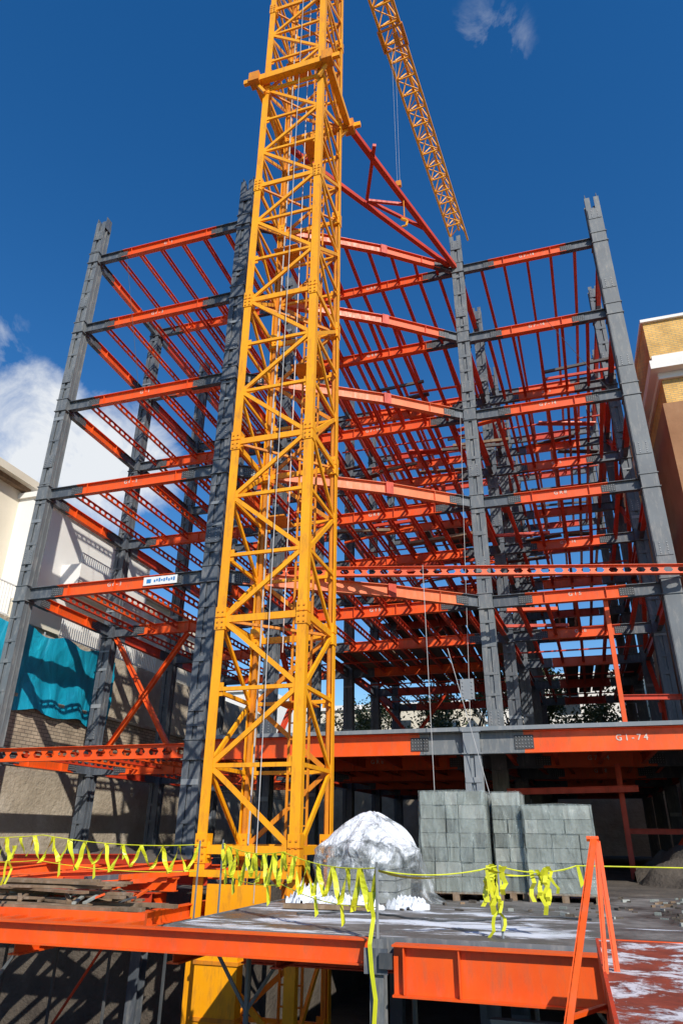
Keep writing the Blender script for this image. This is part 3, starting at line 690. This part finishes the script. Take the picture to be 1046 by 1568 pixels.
# ------------------------------------------------------------------ background
def bgb(x0,x1,y0,y1,z1,m,fl=3.2):
    e=empty('apartment_building'); b_=B('walls',e); b_.box(x0,x1,y0,y1,-4.2,z1,m); b_.box(x0-.2,x1+.2,y0-.2,y1+.2,z1,z1+.35,PLAST); b_.done()
    q=B('windows',e); z=z1-2.4
    while z>-2:
        x=x0+1
        while x<x1-2: q.box(x,x+1.5,y0-.04,y0-.001,z,z+1.5,GLASS); q.box(x-.1,x+1.6,y0-.12,y0-.002,z-.12,z-.001,PLAST); x+=3
        z-=fl
    q.done()
bgb(-4,5,49,60,9.6,PLAST); bgb(-19,-6,52,62,8.6,CREAM); bgb(6.5,18,46,58,11.5,CREAM); bgb(-40,-22,50,62,10,PLAST)
w=B('rear_boundary_wall'); w.box(-30,8,41,41.3,-4.2,3.6,TANW); w.done()
def tree(x,y,h,r,seed,leaves=5000):
    r_=random.Random(seed); e=empty('tree'); b_=B('trunk_and_limbs',e); z0=-4.2
    def limb(a,b,ra,rb,n=7):
        a,b,d,rr,u,L=b_.fr(a,b); p=[]
        for q,ra_ in ((a,ra),(b,rb)):
            for k in range(n): t=2*math.pi*k/n; p.append(q+rr*(ra_*math.cos(t))+u*(ra_*math.sin(t)))
        b_.poly(p,[(k,(k+1)%n,n+(k+1)%n,n+k) for k in range(n)],BARK)
    t0=V((x,y,z0)); t1=V((x+.2,y,z0+h*.55)); limb(t0,t1,.28,.17); tips=[]
    for i in range(11):
        a=r_.uniform(0,6.28); s=t0.lerp(t1,r_.uniform(.6,1)); e1=s+V((math.cos(a)*r*r_.uniform(.4,.9),math.sin(a)*r*r_.uniform(.4,.9),h*r_.uniform(.1,.42))); limb(s,e1,.1,.03); tips.append(e1)
        for k in range(3):
            e2=e1+V((r_.uniform(-1,1),r_.uniform(-1,1),r_.uniform(-.3,1)))*r*.4; limb(e1,e2,.035,.012); tips.append(e2)
    b_.done()
    l=B('foliage',e); cl=[(t+V((r_.gauss(0,.2),r_.gauss(0,.2),0)),r*r_.uniform(.18,.34)) for t in tips]
    for i in range(leaves):
        c,cr=r_.choice(cl); p=c+V((r_.gauss(0,1),r_.gauss(0,1),r_.gauss(0,.8)))*cr*.6
        a=V((r_.uniform(-1,1),r_.uniform(-1,1),r_.uniform(-1,1))).normalized(); b2=a.cross(V((r_.random(),r_.random(),r_.random()))).normalized(); s=r_.uniform(.08,.17)
        l.poly([p-a*s,p+b2*s*.5,p+a*s,p-b2*s*.5],[(0,1,2,3)],LEAF)
    l.done()
tree(-6,44.5,15.5,3.2,1); tree(-2,45,14.5,2.6,2); tree(2.6,44,13.5,2.6,3); tree(-12,46,13,3,4); tree(5.5,43.5,10,2.2,5,3500)
# ------------------------------------------------------------------ camera
cam=bpy.data.cameras.new('camera'); co=bpy.data.objects.new('camera',cam); sc.collection.objects.link(co)
cam.sensor_fit='VERTICAL'; cam.sensor_height=36; cam.sensor_width=24; cam.lens=24; cam.clip_start=.05; cam.clip_end=3000
R=Matrix.Rotation(math.radians(17.2),4,'Z')@Matrix.Rotation(math.radians(115.2),4,'X')@Matrix.Rotation(math.radians(.54),4,'Z')
co.matrix_world=R; sc.camera=co
# ------------------------------------------------------------------ light
sd=V((.5,-.64,.62)).normalized()
sun=bpy.data.lights.new('sun','SUN'); sun.energy=5.0; sun.angle=math.radians(.5); sun.color=(1,.95,.86)
so=bpy.data.objects.new('sun',sun); sc.collection.objects.link(so); so.rotation_euler=sd.to_track_quat('Z','Y').to_euler()
W=bpy.data.worlds.new('World'); sc.world=W; W.use_nodes=True; nt=W.node_tree
bg=nt.nodes['Background']; sky=nt.nodes.new('ShaderNodeTexSky'); sky.sky_type='NISHITA'; sky.sun_disc=False
sky.sun_elevation=math.asin(sd.z); sky.sun_rotation=math.atan2(sd.x,sd.y); sky.air_density=1.2; sky.dust_density=.2; sky.ozone_density=2.2; sky.altitude=700
hs=nt.nodes.new('ShaderNodeHueSaturation'); hs.inputs['Saturation'].default_value=1.38; hs.inputs['Value'].default_value=1.4; hs.inputs['Hue'].default_value=.506; nt.links.new(sky.outputs[0],hs.inputs['Color'])
tc=nt.nodes.new('ShaderNodeTexCoord')
tot=None
for c,r0,r1,st in (((-.62,.622,.47),.9935,.9992,1.0),((-.549,.691,.455),.9935,.9992,1.0),((-.65,.52,.56),.997,.9998,.4),((.012,.53,.848),.998,.99995,.25)):
    dp=nt.nodes.new('ShaderNodeVectorMath'); dp.operation='DOT_PRODUCT'; nt.links.new(tc.outputs['Generated'],dp.inputs[0]); dp.inputs[1].default_value=V(c).normalized()
    mr=nt.nodes.new('ShaderNodeMapRange'); nt.links.new(dp.outputs['Value'],mr.inputs[0]); mr.inputs[1].default_value=r0; mr.inputs[2].default_value=r1; mr.inputs[4].default_value=st
    if tot is None: tot=mr.outputs[0]
    else:
        mx=nt.nodes.new('ShaderNodeMath'); mx.operation='MAXIMUM'; nt.links.new(tot,mx.inputs[0]); nt.links.new(mr.outputs[0],mx.inputs[1]); tot=mx.outputs[0]
n=nt.nodes.new('ShaderNodeTexNoise'); n.inputs['Scale'].default_value=11; n.inputs['Detail'].default_value=10; n.inputs['Roughness'].default_value=.62; n.inputs['Distortion'].default_value=.5
nt.links.new(tc.outputs['Generated'],n.inputs['Vector'])
m1=nt.nodes.new('ShaderNodeMath'); m1.operation='MULTIPLY_ADD'; nt.links.new(tot,m1.inputs[0]); m1.inputs[1].default_value=.42; nt.links.new(n.outputs[0],m1.inputs[2])
cr=ramp(nt,m1.outputs[0],[(.58,(0,0,0)),(.92,(.95,.95,.95))])
m2=nt.nodes.new('ShaderNodeMath'); m2.operation='MULTIPLY'; nt.links.new(cr,m2.inputs[0]); 
sm=nt.nodes.new('ShaderNodeMath'); sm.operation='MULTIPLY'; sm.use_clamp=True; nt.links.new(tot,sm.inputs[0]); sm.inputs[1].default_value=3
nt.links.new(sm.outputs[0],m2.inputs[1])
nt.links.new(mix(nt,m2.outputs[0],hs.outputs[0],(8.6,8.9,9.2)),bg.inputs['Color']); bg.inputs['Strength'].default_value=.1
sc.view_settings.view_transform='Standard'; sc.view_settings.look='None'; sc.view_settings.exposure=0
